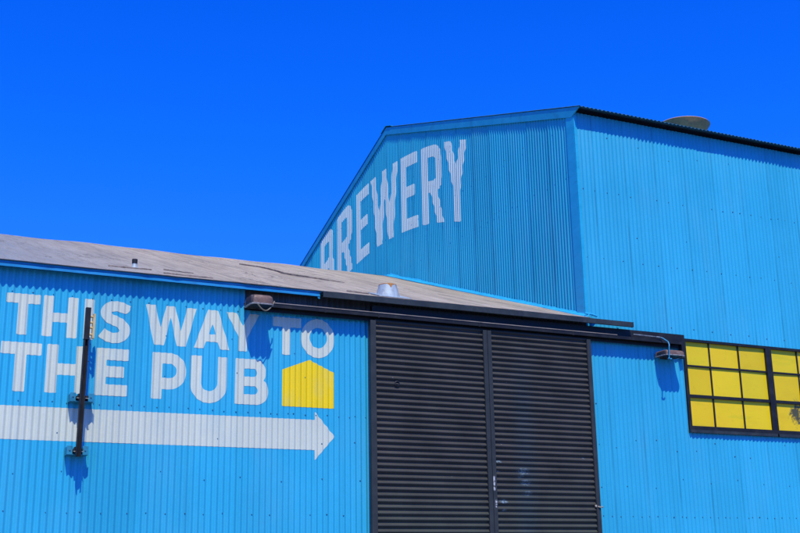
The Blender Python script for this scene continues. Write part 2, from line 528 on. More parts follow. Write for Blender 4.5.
def corr_wall(name, T0, T1, pitch, nsheet, sheet0, zfun, mapf, mats, parent, seg=12, lap=0.005, over=True, amp=None, screws=None, sscrew=0.0066):
    """t = along the wall; mapf(t, out, z) -> world (out = how far it bulges outwards).
       zfun(t) -> list of (z0, z1) spans. sheets of nsheet pitches start at sheet0."""
    W = pitch * nsheet
    dt = pitch / seg
    A = amp or AMP
    mb = MB()
    k0 = math.floor((T0 - sheet0) / W); k1 = math.ceil((T1 - sheet0) / W)
    for k in range(k0, k1):
        a = max(T0, sheet0 + k * W); b = min(T1, sheet0 + (k + 1) * W)
        if b - a < 1e-6:
            continue
        n0 = round((a - sheet0) / dt); n1 = max(n0 + 1, round((b - sheet0) / dt))
        jit = random.uniform(-0.0012, 0.0012)
        ts = [min(max(sheet0 + n * dt, T0), T1) for n in range(n0, n1 + 1)]
        if over and k < k1 - 1 and b < T1:
            ts.append(b + dt * 0.9)                      # lap over the next sheet
        prev = None
        for t in ts:
            f = (t - (sheet0 + k * W)) / W
            out = A * math.cos(2 * math.pi * (t - sheet0) / pitch) + lap * f + jit
            spans = zfun(t)
            cur = [(mapf(t, out, z0), mapf(t, out, z1)) for z0, z1 in spans]
            if prev is not None:
                for (p0, p1), (q0, q1) in zip(prev, cur) if len(prev) == len(cur) else []:
                    mb.add([p0, q0, q1, p1], [(0, 1, 2, 3)], 0)
            prev = cur
    # screws on crests
    if screws:
        for z, every, jz, skip, ta, tb in screws:
            n = math.ceil((ta - sheet0) / pitch)
            while sheet0 + n * pitch < tb:
                t = sheet0 + n * pitch
                step = every if random.random() < 0.8 else every + random.choice((-1, 1))
                n += max(1, step)
                if random.random() < skip:
                    continue
                zz = z + random.uniform(-jz, jz)
                tt = t + random.uniform(-0.006, 0.006)
                ok = any(z0 < zz < z1 for z0, z1 in zfun(tt))
                if not ok:
                    continue
                k = math.floor((tt - sheet0) / W); f = (tt - sheet0) / W - k
                out = A + lap * f
                r = sscrew * random.uniform(0.75, 1.2)
                vs_, n_ = [], 8
                for rr, oo in ((r, out - 0.004), (r, out + 0.003), (r * 0.5, out + 0.007)):
                    for i in range(n_):
                        w = 2 * math.pi * i / n_
                        vs_.append(mapf(tt + rr * math.cos(w), oo, zz + rr * math.sin(w)))
                fs = []
                for q in range(2):
                    for i in range(n_):
                        j = (i + 1) % n_
                        fs.append((q * n_ + i, q * n_ + j, (q + 1) * n_ + j, (q + 1) * n_ + i))
                fs.append(tuple(2 * n_ + i for i in range(n_)))
                mb.add(vs_, fs, 1)
    return mesh_obj(name, mb.v, mb.f, mats, parent, mb.m)

# ---- painted shapes: implicit outlines cut into the corrugation columns
def s_box(x0, z0, x1, z1, r=0.010):
    def f(X, Z):
        dx = np.abs(X - (x0 + x1) / 2) - (x1 - x0) / 2 + r
        dz = np.abs(Z - (z0 + z1) / 2) - (z1 - z0) / 2 + r
        return np.hypot(np.maximum(dx, 0), np.maximum(dz, 0)) + np.minimum(np.maximum(dx, dz), 0) - r
    return f
def s_poly(pts):
    """convex polygon, any order"""
    P = np.array(pts, float)
    c = P.mean(0)
    def f(X, Z):
        d = None
        for i in range(len(P)):
            a, b = P[i], P[(i + 1) % len(P)]
            n = np.array([b[1] - a[1], a[0] - b[0]]); n /= np.hypot(*n)
            if (c - a) @ n > 0:
                n = -n
            e = (X - a[0]) * n[0] + (Z - a[1]) * n[1]
            d = e if d is None else np.maximum(d, e)
        return d
    return f
def s_ell(cx, cz, rx, rz):
    def f(X, Z):
        q = np.hypot((X - cx) / rx, (Z - cz) / rz)
        return (q - 1) * min(rx, rz)
    return f
def s_path(pts, w):
    def f(X, Z):
        d = None
        for a, b in zip(pts[:-1], pts[1:]):
            ax, az = a; bx, bz = b
            L = (bx - ax) ** 2 + (bz - az) ** 2
            t = np.clip(((X - ax) * (bx - ax) + (Z - az) * (bz - az)) / L, 0, 1)
            e = np.hypot(X - ax - t * (bx - ax), Z - az - t * (bz - az))
            d = e if d is None else np.minimum(d, e)
        return d - w
    return f
def U(*fs):
    return lambda X, Z: np.minimum.reduce([f(X, Z) for f in fs])
def SUB(a, *bs):
    return lambda X, Z: np.maximum.reduce([a(X, Z)] + [-b(X, Z) for b in bs])
def INT(*fs):
    return lambda X, Z: np.maximum.reduce([f(X, Z) for f in fs])
def half(px, pz, nx, nz):
    L = math.hypot(nx, nz)
    return lambda X, Z: ((X - px) * nx + (Z - pz) * nz) / L
def spline(pts, n=8):
    out = []
    P = [pts[0]] + list(pts) + [pts[-1]]
    for i in range(1, len(P) - 2):
        p0, p1, p2, p3 = (np.array(P[i + j], float) for j in (-1, 0, 1, 2))
        for k in range(n):
            t = k / n
            out.append(tuple(0.5 * ((2 * p1) + (-p0 + p2) * t + (2 * p0 - 5 * p1 + 4 * p2 - p3) * t * t + (-p0 + 3 * p1 - 3 * p2 + p3) * t ** 3)))
    out.append(tuple(pts[-1]))
    return out

def painted(name, f, T0, T1, Z0, Z1, pitch, nsheet, sheet0, mapf, mat, parent, seg=12, lap=0.005, dz=0.008, lift=0.0016, label=None):
    W = pitch * nsheet
    dt = pitch / seg
    n0 = math.floor((T0 - sheet0) / dt); n1 = math.ceil((T1 - sheet0) / dt)
    ts = sheet0 + np.arange(n0, n1 + 1) * dt
    zs = np.arange(Z0, Z1 + dz, dz)
    TT, ZZ = np.meshgrid(ts, zs, indexing='ij')
    F = f(TT, ZZ)
    V, FA = [], []
    def outv(t):
        k = math.floor((t - sheet0) / W + 1e-9); fr = (t - sheet0) / W - k
        return AMP * math.cos(2 * math.pi * (t - sheet0) / pitch) + lap * fr + lift
    for i in range(len(ts) - 1):
        ta, tb = ts[i], ts[i + 1]
        # both columns use the same sheet so that the strip stays planar with the wall below
        km = math.floor(((ta + tb) / 2 - sheet0) / W)
        oa = AMP * math.cos(2 * math.pi * (ta - sheet0) / pitch) + lap * ((ta - sheet0) / W - km) + lift
        ob = AMP * math.cos(2 * math.pi * (tb - sheet0) / pitch) + lap * ((tb - sheet0) / W - km) + lift
        def P(t, z):
            fr = (t - ta) / dt
            return mapf(t, oa + (ob - oa) * fr, z)
        a = F[i]; b = F[i + 1]
        run = None
        for j in range(len(zs) - 1):
            c = [(ta, zs[j], a[j]), (tb, zs[j], b[j]), (tb, zs[j + 1], b[j + 1]), (ta, zs[j + 1], a[j + 1])]
            ins = [q[2] < 0 for q in c]
            if all(ins):
                if run is None:
                    run = zs[j]
                end = zs[j + 1]
                if j < len(zs) - 2:
                    continue
            if run is not None:
                n = len(V)
                V += [P(ta, run), P(tb, run), P(tb, end), P(ta, end)]
                FA.append((n, n + 1, n + 2, n + 3)); run = None
                if all(ins):
                    continue
            if any(ins) and not all(ins):
                poly = []
                for q in range(4):
                    u, v = c[q], c[(q + 1) % 4]
                    if u[2] < 0:
                        poly.append((u[0], u[1]))
                    if (u[2] < 0) != (v[2] < 0):
                        s = u[2] / (u[2] - v[2])
                        poly.append((u[0] + (v[0] - u[0]) * s, u[1] + (v[1] - u[1]) * s))
                if len(poly) >= 3:
                    n = len(V)
                    V += [P(*q) for q in poly]
                    FA.append(tuple(range(n, n + len(poly))))
    o = mesh_obj(name, V, FA, mat, parent)
    if label:
        o['label'] = label
    return o

# ------------------------------------------------------------------ ground
def quad_sheet(name, x0, x1, y0, y1, z, mat, n=1):
    o = mesh_obj(name, [(x0, y0, z), (x1, y0, z), (x1, y1, z), (x0, y1, z)], [(0, 1, 2, 3)], mat)
    return o
gr = quad_sheet('ground', -700, 700, -700, 700, -0.004, M['asphalt'])
gr['kind'] = 'structure'
pv = quad_sheet('pavement', -60, 60, -7.0, 0.0, 0.0, M['concrete'])
pv['kind'] = 'structure'

# ================================================================== low shed
shed = thing('brewery_shed', 'low blue corrugated shed with the big white arrow and black sliding doors', 'shed', (0, 0, 0))
PL = 0.0676; SH0 = 0.0
front = lambda t, out, z: (t, -out, z)
X0 = -9.0
LOWZ = lambda y: 4.905 + 0.34 * y
wall = corr_wall('front_wall', X0, 5.40, PL, 8, SH0, lambda t: [(0.0, 4.87)], front, [M['wall_left'], M['screw']], shed, lap=0.0012, over=False,
                 screws=[(4.565, 3, .006, .05, 0.6, 5.4), (3.435, 2, .010, .08, 0.6, 5.4), (3.15, 6, .06, .35, 0.6, 5.4), (2.72, 7, .04, .2, 0.6, 5.4),
                         (2.327, 3, .008, .15, 0.6, 5.4), (4.15, 11, .12, .4, 0.6, 5.4), (3.85, 12, .1, .4, 0.6, 5.4), (1.2, 3, .01, .1, -2, 5.4)])
# the black painted sheet strip over the doors
corr_wall('door_header', 5.3976, 8.5236, PL, 8, SH0, lambda t: [(4.44, 4.86)], front, [M['header'], M['screw']], shed)

# --- lettering on the front wall
w = 0.102
def paintL(name, f, x0, x1, z0, z1, mat, label):
    return painted(name, f, x0, x1, z0, z1, PL, 8, SH0, front, mat, wall, lap=0.0012, label=label)
r1 = (4.06, 4.60)
tS = spline([(2.60, 4.405), (2.556, 4.455), (2.500, 4.487), (2.43, 4.500), (2.360, 4.487), (2.321, 4.442), (2.330, 4.392), (2.375, 4.357), (2.440, 4.333), (2.495, 4.300), (2.525, 4.250), (2.514, 4.198), (2.472, 4.163), (2.41, 4.152), (2.345, 4.166), (2.290, 4.200), (2.235, 4.25)])
S_shape = INT(s_path(tS, 0.056), half(2.515, 4.435, 0.74, -0.66), half(2.30, 4.235, -0.78, 0.55))
# keep the middle of the letter when the terminal cuts reach it
S_mid = s_path(tS[14:-14], 0.056)
this_ = U(s_box(1.297, 4.448, 1.638, 4.549), s_box(1.416, 4.116, 1.518, 4.50),
          s_box(1.668, 4.119, 1.770, 4.554), s_box(1.921, 4.117, 2.023, 4.554), s_box(1.74, 4.277, 1.95, 4.376, 0.002),
          s_box(2.090, 4.113, 2.194, 4.554), S_mid, INT(s_path(tS[:40], 0.056), half(2.515, 4.435, 0.74, -0.66)), INT(s_path(tS[-40:], 0.056), half(2.30, 4.235, -0.78, 0.55)))
paintL('header_band', s_box(3.86, 4.635, 5.42, 4.868, 0.002), 3.84, 5.3976, 4.60, 4.90, M['header'], 'charcoal painted band behind the door track')
paintL('painted_word', this_, 1.25, 2.62, *r1, M['lettering_white'], 'white painted word THIS')
way = U(s_poly([(2.743, 4.554), (2.850, 4.554), (2.956, 4.114), (2.843, 4.114)]), s_poly([(2.968, 4.554), (3.045, 4.554), (2.956, 4.114), (2.868, 4.114)]),
        s_poly([(2.990, 4.554), (3.067, 4.554), (3.182, 4.114), (3.097, 4.114)]), s_poly([(3.200, 4.551), (3.306, 4.551), (3.199, 4.114), (3.100, 4.114)]),
        s_poly([(3.288, 4.111), (3.398, 4.111), (3.548, 4.551), (3.436, 4.551)]), s_poly([(3.444, 4.551), (3.556, 4.551), (3.695, 4.111), (3.583, 4.111)]),
        s_poly([(3.36, 4.190), (3.62, 4.190), (3.595, 4.275), (3.39, 4.275)]),
        s_poly([(3.648, 4.545), (3.766, 4.545), (3.902, 4.300), (3.884, 4.262), (3.800, 4.262)]), s_poly([(3.922, 4.545), (4.037, 4.545), (3.895, 4.262), (3.815, 4.262), (3.800, 4.310)]),
        s_box(3.797, 4.110, 3.898, 4.31))
paintL('painted_word', way, 2.70, 4.08, *r1, M['lettering_white'], 'white painted word WAY')
to_ = U(s_box(4.198, 4.430, 4.542, 4.541), s_box(4.314, 4.106, 4.412, 4.48), SUB(s_ell(4.749, 4.324, 0.207, 0.229), s_ell(4.754, 4.330, 0.107, 0.120)))
paintL('painted_word', to_, 4.16, 4.99, *r1, M['lettering_white'], 'white painted word TO')
r2 = (3.48, 4.08)
the = U(s_box(1.277, 3.910, 1.681, 4.036), s_box(1.420, 3.527, 1.536, 3.96),
        s_box(1.735, 3.531, 1.853, 4.038), s_box(2.033, 3.534, 2.151, 4.036), s_box(1.83, 3.722, 2.06, 3.842, 0.002),
        s_box(2.241, 3.531, 2.351, 4.036), s_box(2.241, 3.911, 2.583, 4.036), s_box(2.29, 3.728, 2.541, 3.847), s_box(2.241, 3.531, 2.580, 3.651))
paintL('painted_word', the, 1.24, 2.62, *r2, M['lettering_white'], 'white painted word THE')
pub = U(SUB(U(s_box(2.835, 3.633, 3.214, 4.031, 0.19), s_box(2.835, 3.526, 2.951, 4.031), s_box(2.835, 3.633, 3.02, 4.031)), s_box(2.951, 3.757, 3.103, 3.913, 0.07), s_box(2.951, 3.757, 3.02, 3.913, 0.003)),
        SUB(U(s_box(3.266, 3.509, 3.674, 3.98, 0.20), s_box(3.266, 3.72, 3.674, 4.026)), s_box(3.380, 3.641, 3.566, 3.98, 0.092), s_box(3.380, 3.73, 3.566, 4.2, 0.003)),
        SUB(U(s_box(3.767, 3.735, 4.120, 4.027, 0.125), s_box(3.767, 3.516, 4.158, 3.82, 0.145), s_box(3.767, 3.516, 3.95, 4.027)), s_box(3.873, 3.828, 4.022, 3.918, 0.042), s_box(3.873, 3.828, 3.93, 3.918, 0.004), s_box(3.873, 3.630, 4.032, 3.722, 0.044), s_box(3.873, 3.630, 3.93, 3.722, 0.004)))
paintL('painted_word', pub, 2.80, 4.20, *r2, M['lettering_white'], 'white painted word PUB')
house = INT(s_box(4.317, 3.519, 4.952, 4.2, 0.003), half(4.647, 4.066, -0.40, 1.0), half(4.647, 4.066, 0.435, 1.0))
paintL('painted_house_shape', house, 4.28, 4.99, 3.48, 4.09, M['lettering_yellow'], 'yellow painted house shape')
arrow = U(s_box(-2.2, 3.040, 4.73, 3.380, 0.003), s_poly([(4.716, 3.474), (4.960, 3.199), (4.716, 2.924)]))
paintL('painted_arrow', arrow, -2.25, 5.0, 2.89, 3.50, M['lettering_white'], 'long white painted arrow pointing to the doors')

# --- other walls of the shed (real, away from the lens)
left = lambda t, out, z: (X0 - out, t, z)
corr_wall('side_wall', 0.0, 12.2, PL, 8, SH0, lambda t: [(0.0, (LOWZ(t) if t < 6.13 else LOWZ(12.26 - t)) - 0.03)], left, [M['wall_left'], M['screw']], shed, seg=6)
back = lambda t, out, z: (t, 12.2 + out, z)
corr_wall('rear_wall', X0, 8.5, PL, 8, SH0, lambda t: [(0.0, 4.87)], back, [M['wall_left'], M['screw']], shed, seg=6)

# --- roof with a wavering edge
def low_roof():
    mb = MB()
    nx, ny = 220, 26
    xs = [X0 - 0.15 + (8.50 - X0 + 0.15) * i / nx for i in range(nx + 1)]
    ys = [-0.125 + (6.13 + 0.125) * (j / ny) ** 1.0 for j in range(ny + 1)]
    rn = random.Random(3)
    edge = [rn.uniform(-0.012, 0.012) for _ in xs]
    edge = [(edge[max(i - 1, 0)] + edge[i] + edge[min(i + 1, nx)]) / 3 for i in range(nx + 1)]
    def hz(x, y):
        a = 0.007 * math.sin(x * 2.1 + 0.6 * math.sin(y * 1.3)) + 0.005 * math.sin(x * 5.3 + y * 0.7)
        return a * min(1, (y + 0.3))
    top = []
    for i, x in enumerate(xs):
        for j, y in enumerate(ys):
            yy = y + (edge[i] if j == 0 else 0)
            xx = x + (0.03 if x > 8.4 and y > 0.1 else 0)
            top.append((xx if xx < 8.52 else 8.52, yy, LOWZ(yy) + 0.006 + hz(x, yy)))
    f = []
    n = ny + 1
    for i in range(nx):
        for j in range(ny):
            f.append((i * n + j, (i + 1) * n + j, (i + 1) * n + j + 1, i * n + j + 1))
    mb.add(top, f, 0)
    # ragged front thickness
    low = [(top[i * n][0], top[i * n][1] + 0.002, top[i * n][2] - 0.006 - 0.6 * abs(edge[i])) for i in range(nx + 1)]
    mb.add([top[i * n] for i in range(nx + 1)] + low, [(i, i + 1, nx + 2 + i, nx + 1 + i) for i in range(nx)], 1)
    # underside
    mb.add([(X0 - .15, -0.11, LOWZ(-0.11) - 0.03), (8.52, -0.11, LOWZ(-0.11) - 0.03), (8.52, 6.13, LOWZ(6.13) - 0.05), (X0 - .15, 6.13, LOWZ(6.13) - 0.05)], [(0, 1, 2, 3)], 1)
    # far slope
    mb.add([(X0 - .15, 6.13, LOWZ(6.13)), (8.52, 6.13, LOWZ(6.13)), (8.52, 12.4, LOWZ(-0.14)), (X0 - .15, 12.4, LOWZ(-0.14))], [(0, 3, 2, 1)], 0)
    return mesh_obj('roof', mb.v, mb.f, [M['roof'], M['roof_edge']], shed, mb.m)
roof = low_roof()

def torn_seam(pts, wd, seed):
    rq = random.Random(seed)
    P = spline([(a, b) for a, b in pts], 14)
    top, bot = [], []
    n = len(P)
    for i, (x, y) in enumerate(P):
        e = min(1, 6 * min(i, n - 1 - i) / n + 0.05)
        a = wd * e * rq.uniform(0.25, 1.0)
        b = wd * e * rq.uniform(0.1, 0.8)
        z = LOWZ(y) + 0.028
        top.append((x - a * .8, y + a, LOWZ(y + a) + 0.019 + rq.uniform(0, 0.006) * e)); bot.append((x + b * .8, y - b, LOWZ(y - b) + 0.016))
    v = top + bot
    v2 = [(a, b, c - 0.03) for a, b, c in v]
    F = [(i, i + 1, n + i + 1, n + i) for i in range(n - 1)] + [(n + i, n + i + 1, 3 * n + i + 1, 3 * n + i) for i in range(n - 1)] + [(i + 1, i, 2 * n + i, 2 * n + i + 1) for i in range(n - 1)]
    return mesh_obj('torn_seam', v + v2, F, M['tear'], roof)
M['tear'] = simple_mat('torn_felt_edge', (0.18, 0.145, 0.115), 0.9, var=0.5, nscale=12, dirt=(0.20, 0.17, 0.14), dirt_amt=0.9, spec=0.1)
torn_seam([(5.18, 4.42), (5.426, 4.043), (5.45, 3.3), (5.403, 2.94), (5.60, 2.55), (5.74, 2.30), (5.93, 1.98)], 0.040, 1)
torn_seam([(2.40, 0.45), (2.60, 0.40), (2.90, 0.48)], 0.012, 2)
torn_seam([(2.95, 0.12), (3.15, 0.06), (3.50, 0.05)], 0.009, 3)
torn_seam([(3.1, 0.75), (3.3, 0.62), (3.42, 0.60)], 0.012, 4)
torn_seam([(5.20, 0.20), (5.33, 0.14), (5.45, 0.10)], 0.010, 5)

# blue fascia at the eave, ending above the door gear
mb = MB()
mb.box(X0, 4.735, -0.105, -0.080, 4.800, 4.868)
mb.box(X0, 4.735, -0.112, -0.085, 4.800, 4.815)
mb.add([(4.700, -0.106, 4.800), (4.735, -0.106, 4.800), (4.733, -0.106, 4.772), (4.712, -0.106, 4.776)], [(0, 1, 2, 3)])
mb.box(X0, 8.50, -0.079, 0.02, 4.850, 4.858)
mb.build('fascia_board', M['fascia'], shed)
mb = MB()
mb.box(4.7351, 8.50, -0.108, -0.081, 4.846, 4.868)
mb.build('drip_edge', M['blue_trim'], shed)

# pipe vent on the roof
def pipe_vent(parent, x, y):
    z = LOWZ(y)
    mb = MB(); mb.lathe([(0.050, -0.02), (0.038, 0.010), (0.028, 0.024), (0.026, 0.08)], 20, (x, y, z)); v = mb.build('pipe_vent', M['galv'], parent, True)
    v['label'] = 'small silver pipe stub with a black cap'
    mb = MB(); mb.lathe([(0.027, 0.052), (0.031, 0.054), (0.032, 0.104), (0.024, 0.106), (0.023, 0.08)], 20, (x, y, z)); mb.build('cap', M['rubber'], v, True)
pipe_vent(roof, 2.745, 0.68)
# conical galvanised vent near the eave
x, y = 5.70, 0.10
z = LOWZ(y)
mb = MB()
mb.lathe([(0.148, -0.07), (0.146, 0.004), (0.141, 0.012), (0.110, 0.136), (0.106, 0.139), (0.102, 0.132), (0.12, 0.0)], 40, (x, y, z))
cv = mb.build('cone_vent', M['galv'], roof, True)
cv['label'] = 'stubby galvanised cone vent with a rusty mouth'
mb = MB(); mb.lathe([(0.1115, 0.131), (0.1115, 0.138), (0.106, 0.142), (0.100, 0.134), (0.10, 0.09)], 40, (x, y, z)); mb.build('rim', M['rust'], cv, True)
mb = MB()
aa = math.atan2(-12.1, -5.7)
tv, bv = [], []
for i in range(13):
    q = aa + R(2 + i * 3.2)
    hh = 0.010 + 0.040 * math.exp(-((i - 5.5) / 2.2) ** 2)
    tv.append((x + 0.1118 * math.cos(q), y + 0.1118 * math.sin(q), z + 0.134))
    rr_ = 0.112 + hh * 0.25
    bv.append((x + rr_ * math.cos(q), y + rr_ * math.sin(q), z + 0.134 - hh))
mb.add(tv + bv, [(i, i + 1, 14 + i, 13 + i) for i in range(12)])
mb.build('rust_stain', M['rust'], cv)
mb = MB()
nx_ = 12
mb.hexa([(x - .19, y - .17, LOWZ(y - .17) + .008), (x + .24, y - .17, LOWZ(y - .17) + .008), (x + .24, y + .16, LOWZ(y + .16) + .008), (x - .19, y + .16, LOWZ(y + .16) + .008),
         (x - .19, y - .17, LOWZ(y - .17) + .018), (x + .24, y - .17, LOWZ(y - .17) + .018), (x + .24, y + .16, LOWZ(y + .16) + .018), (x - .19, y + .16, LOWZ(y + .16) + .018)])
mb.build('base_plate', M['galv'], cv)

# --- door gear
mb = MB()
mb.box(3.84, 9.98, -0.140, -0.135, 4.614, 4.655)        # front lip of the track
mb.box(3.84, 9.98, -0.134, -0.030, 4.648, 4.655)
mb.box(3.84, 9.98, -0.060, -0.050, 4.575, 4.647)
for xx in (4.78, 5.46, 6.82, 8.2):
    mb.box(xx, xx + 0.016, -0.144, -0.1401, 4.606, 4.672)
track = mb.build('door_track', M['black_paint'], shed)
mb = MB(); mb.tube([(3.86, -0.142, 4.662), (5.3, -0.142, 4.6635), (7.5, -0.142, 4.661), (8.9, -0.142, 4.662)], 0.0065, 8)
mb.build('track_rod', M['rail'], track, True)
mb = MB()
mb.box(5.40, 9.99, -0.098, -0.075, 4.630, 4.760)         # backing board behind the track, runs to the window
mb.box(9.985, 10.045, -0.100, -0.030, 4.44, 4.759)
mb.build('track_board', M['black_paint'], shed)
mb = MB()
mb.hexa([(4.737, -0.205, 4.775), (9.125, -0.205, 4.775), (9.125, -0.198, 4.775), (4.737, -0.198, 4.775),
         (4.737, -0.205, 4.838), (9.125, -0.205, 4.838), (9.125, -0.198, 4.838), (4.737, -0.198, 4.838)])
mb.hexa([(4.737, -0.198, 4.832), (9.125, -0.198, 4.832), (9.125, -0.114, 4.842), (4.737, -0.114, 4.842),
         (4.737, -0.198, 4.838), (9.125, -0.198, 4.838), (9.125, -0.114, 4.849), (4.737, -0.114, 4.849)])
mb.box(4.737, 9.125, -0.197, -0.170, 4.775, 4.779)
mb.box(9.126, 9.130, -0.207, -0.16, 4.773, 4.842)
hood = mb.build('track_hood', M['hood_paint'], shed)
for xx in (5.2, 6.4, 7.6, 8.58, 9.0):
    mb = MB()
    mb.box(xx, xx + 0.03, -0.196, -0.02, 4.822, 4.830)
    mb.build('bracket', M['black_paint'], hood)

# --- the two sliding leaves
def door_leaf(xa, xb, st):
    zt, zb = 4.60, 0.04
    seg = 12
    root = None
    mb = MB()
    n = int((zt - zb) / PL * seg)
    prev = None
    for i in range(n + 1):
        z = zb + i * PL / seg
        o = -0.088 - 0.0120 * math.cos(2 * math.pi * (z - 4.510) / PL)
        sheet = math.floor((z - 0.2) / (PL * 9))
        o -= 0.003 * ((z - 0.2) / (PL * 9) - sheet)
        cur = ((xa, o, z), (xb, o, z))
        if prev:
            mb.add([prev[0], prev[1], cur[1], cur[0]], [(0, 1, 2, 3)])
        prev = cur
    d = mesh_obj('sliding_door', mb.v, mb.f, M['door'], shed, mb.m)
    for a, b in st:
        mb = MB(); mb.box(a, b, -0.118, -0.045, 0.03, 4.575, bev=0.004)
        mb.build('stile', M['stile'], d)
    mb = MB(); mb.box(xa, xb, -0.070, -0.048, 0.03, 4.60)
    mb.build('backing', M['interior'], d)
    return d
d1 = door_leaf(5.436, 6.905, [(5.370, 5.440), (6.893, 6.949)])
d1['label'] = 'left black corrugated door leaf'
d2 = door_leaf(7.00, 8.436, [(6.955, 7.008), (8.432, 8.492)])
d2['label'] = 'right black corrugated door leaf with pale scuffs'
# knot-like vent hole in the left leaf
mb = MB(); mb.lathe([(0.032, 0.0), (0.034, 0.014), (0.026, 0.018), (0.022, 0.002)], 16, (5.712, -0.090, 3.838), (0, -1, 0)); mb.lathe([(0.0, 0.003), (0.024, 0.0035)], 16, (5.712, -0.090, 3.838), (0, -1, 0))
mb.build('latch_hole', M['rubber'], d1, True)
mb = MB(); mb.tube([(8.445, -0.12, 2.455), (8.475, -0.135, 2.447), (8.51, -0.125, 2.452), (8.535, -0.09, 2.448)], 0.009, 6); mb.lathe([(0.016, 0), (0.014, 0.012), (0.0, 0.014)], 10, (8.425, -0.105, 2.462), (0, -1, 0))
mb.build('hasp', M['bolt'], d2, True)

# ================================================================== tall warehouse
tall = thing('warehouse', 'tall blue corrugated warehouse with BREWERY lettering on its gable', 'warehouse', (8.53, 0, 0))
def tp(o):      # keep world coordinates under the warehouse root
    o.location = tuple(a - b for a, b in zip(o.location, (8.53, 0, 0)))
    return o
class _T:
    pass
PR = 0.0655; SR0 = 10.107
XR = 24.0
WX0, WX1, WZ0, WZ1 = 10.075, 13.16, 3.49, 4.735
def zR(t):
    if WX0 < t < WX1:
        return [(0.0, WZ0), (WZ1, 7.80)]
    return [(0.0, WZ0 + 1e-4), (WZ0 + 1e-4, 7.80)]
fw = tp(corr_wall('front_wall', 8.545, XR, PR, 8, SR0, zR, front, [M['wall_right'], M['screw']], tall, lap=0.004, amp=0.0056,
               screws=[(6.686, 3, .012, .1, 8.6, 15), (5.735, 4, .012, .1, 8.6, 15), (2.347, 2, .008, .12, 8.6, 15), (4.86, 5, .02, .2, 9.2, 15), (3.25, 5, .12, .2, 8.6, 15),
                       (2.75, 7, .10, .3, 8.6, 15), (7.35, 8, .15, .4, 8.6, 15), (6.25, 13, .2, .5, 8.6, 15), (3.9, 8, .25, .3, 8.6, 10), (1.1, 3, .02, .1, 8.6, 15)], sscrew=0.0075))
XG = 8.53
gab = lambda t, out, z: (XG - out, t, z)
TZ = lambda y: 7.86 + 0.3305 * y if y < 6.02 else 7.86 + 0.3305 * 6.02 - 0.341 * (y - 6.02)
gw = tp(corr_wall('gable_wall', 0.175, 12.15, PL, 8, 0.1, lambda t: [(0.0, TZ(t) - 0.03)], gab, [M['wall_gable'], M['screw']], tall,
               screws=[(8.6, 3, .02, .3, 3.2, 9), (7.0, 3, .015, .3, .2, 6), (7.75, 4, .02, .4, .2, 8)], sscrew=0.006))
# lettering on the gable, arched
arch = lambda y: -0.0545 * (y - 6.2) ** 2
def sh(f):      # s runs left to right for the viewer
    return lambda Y, Z: f(9.4 - Y, Z - arch(Y)) - 0.010
b0, b1 = 7.66, 9.055
st = 0.205
def bx(x0, z0, x1, z1, r=0.02):
    return s_box(x0, z0, x1, z1, r)
Bq = SUB(U(bx(.04, b0, .40, b1), bx(.04, b0 + .66, .71, b1, .24), bx(.04, b0, .75, b0 + .80, .26)), bx(.24, b0 + .80, .50, b1 - .19, .10), bx(.24, b0 + .80, .36, b1 - .19, .01), bx(.24, b0 + .19, .54, b0 + .62, .12), bx(.24, b0 + .19, .40, b0 + .62, .01))
def Rq(x0, wd):
    return U(SUB(U(bx(x0, b0 + .56, x0 + wd * .5, b1), bx(x0, b0 + .56, x0 + wd, b1, .26)), bx(x0 + .2, b0 + .75, x0 + wd - .21, b1 - .19, .11), bx(x0 + .2, b0 + .75, x0 + .35, b1 - .19, .01)),
             bx(x0, b0, x0 + .205, b1), s_poly([(x0 + .30, b0 + .62), (x0 + .52, b0 + .62), (x0 + wd + .03, b0), (x0 + wd - .19, b0)]))
def Eq(x0, wd):
    return U(bx(x0, b0, x0 + .21, b1), bx(x0, b1 - .20, x0 + wd, b1), bx(x0, b0, x0 + wd + .01, b0 + .20), bx(x0, b0 + .61, x0 + wd - .09, b0 + .80))
Wq = U(s_poly([(2.62, b1), (2.82, b1), (3.09, b0), (2.90, b0)]), s_poly([(3.14, b1), (3.31, b1), (3.08, b0), (2.92, b0)]),
       s_poly([(3.14, b1), (3.31, b1), (3.55, b0), (3.39, b0)]), s_poly([(3.60, b1), (3.80, b1), (3.575, b0), (3.39, b0)]))
Yq = U(s_poly([(5.63, b1), (5.85, b1), (6.14, b0 + .60), (6.12, b0 + .50), (5.94, b0 + .50), (5.90, b0 + .58)]), s_poly([(6.19, b1), (6.385, b1), (6.13, b0 + .58), (6.10, b0 + .50), (5.92, b0 + .50), (5.93, b0 + .60)]), bx(5.915, b0, 6.125, b0 + .6, .01))
brew = U(Bq, Rq(.94, .74), Eq(1.90, .62), Wq, Eq(3.95, .64), Rq(4.785, .73), Yq)
bw = painted('painted_word', sh(brew), 2.95, 9.42, 7.05, 9.10, PL, 8, 0.1, gab, M['lettering_gable'], gw, dz=0.014, label='white arched painted word BREWERY')

def T(o):
    return tp(o)
# corner trim
mb = MB()
mb.box(8.512, 8.516, 0.0, 0.178, 0.0, 7.83)
mb.box(8.512, 8.560, -0.016, -0.0125, 0.0, 7.80)
mb.box(8.5161, 8.56, -0.0124, 0.02, 0.0, 7.80)
T(mb.build('corner_trim', M['blue_trim'], tall))
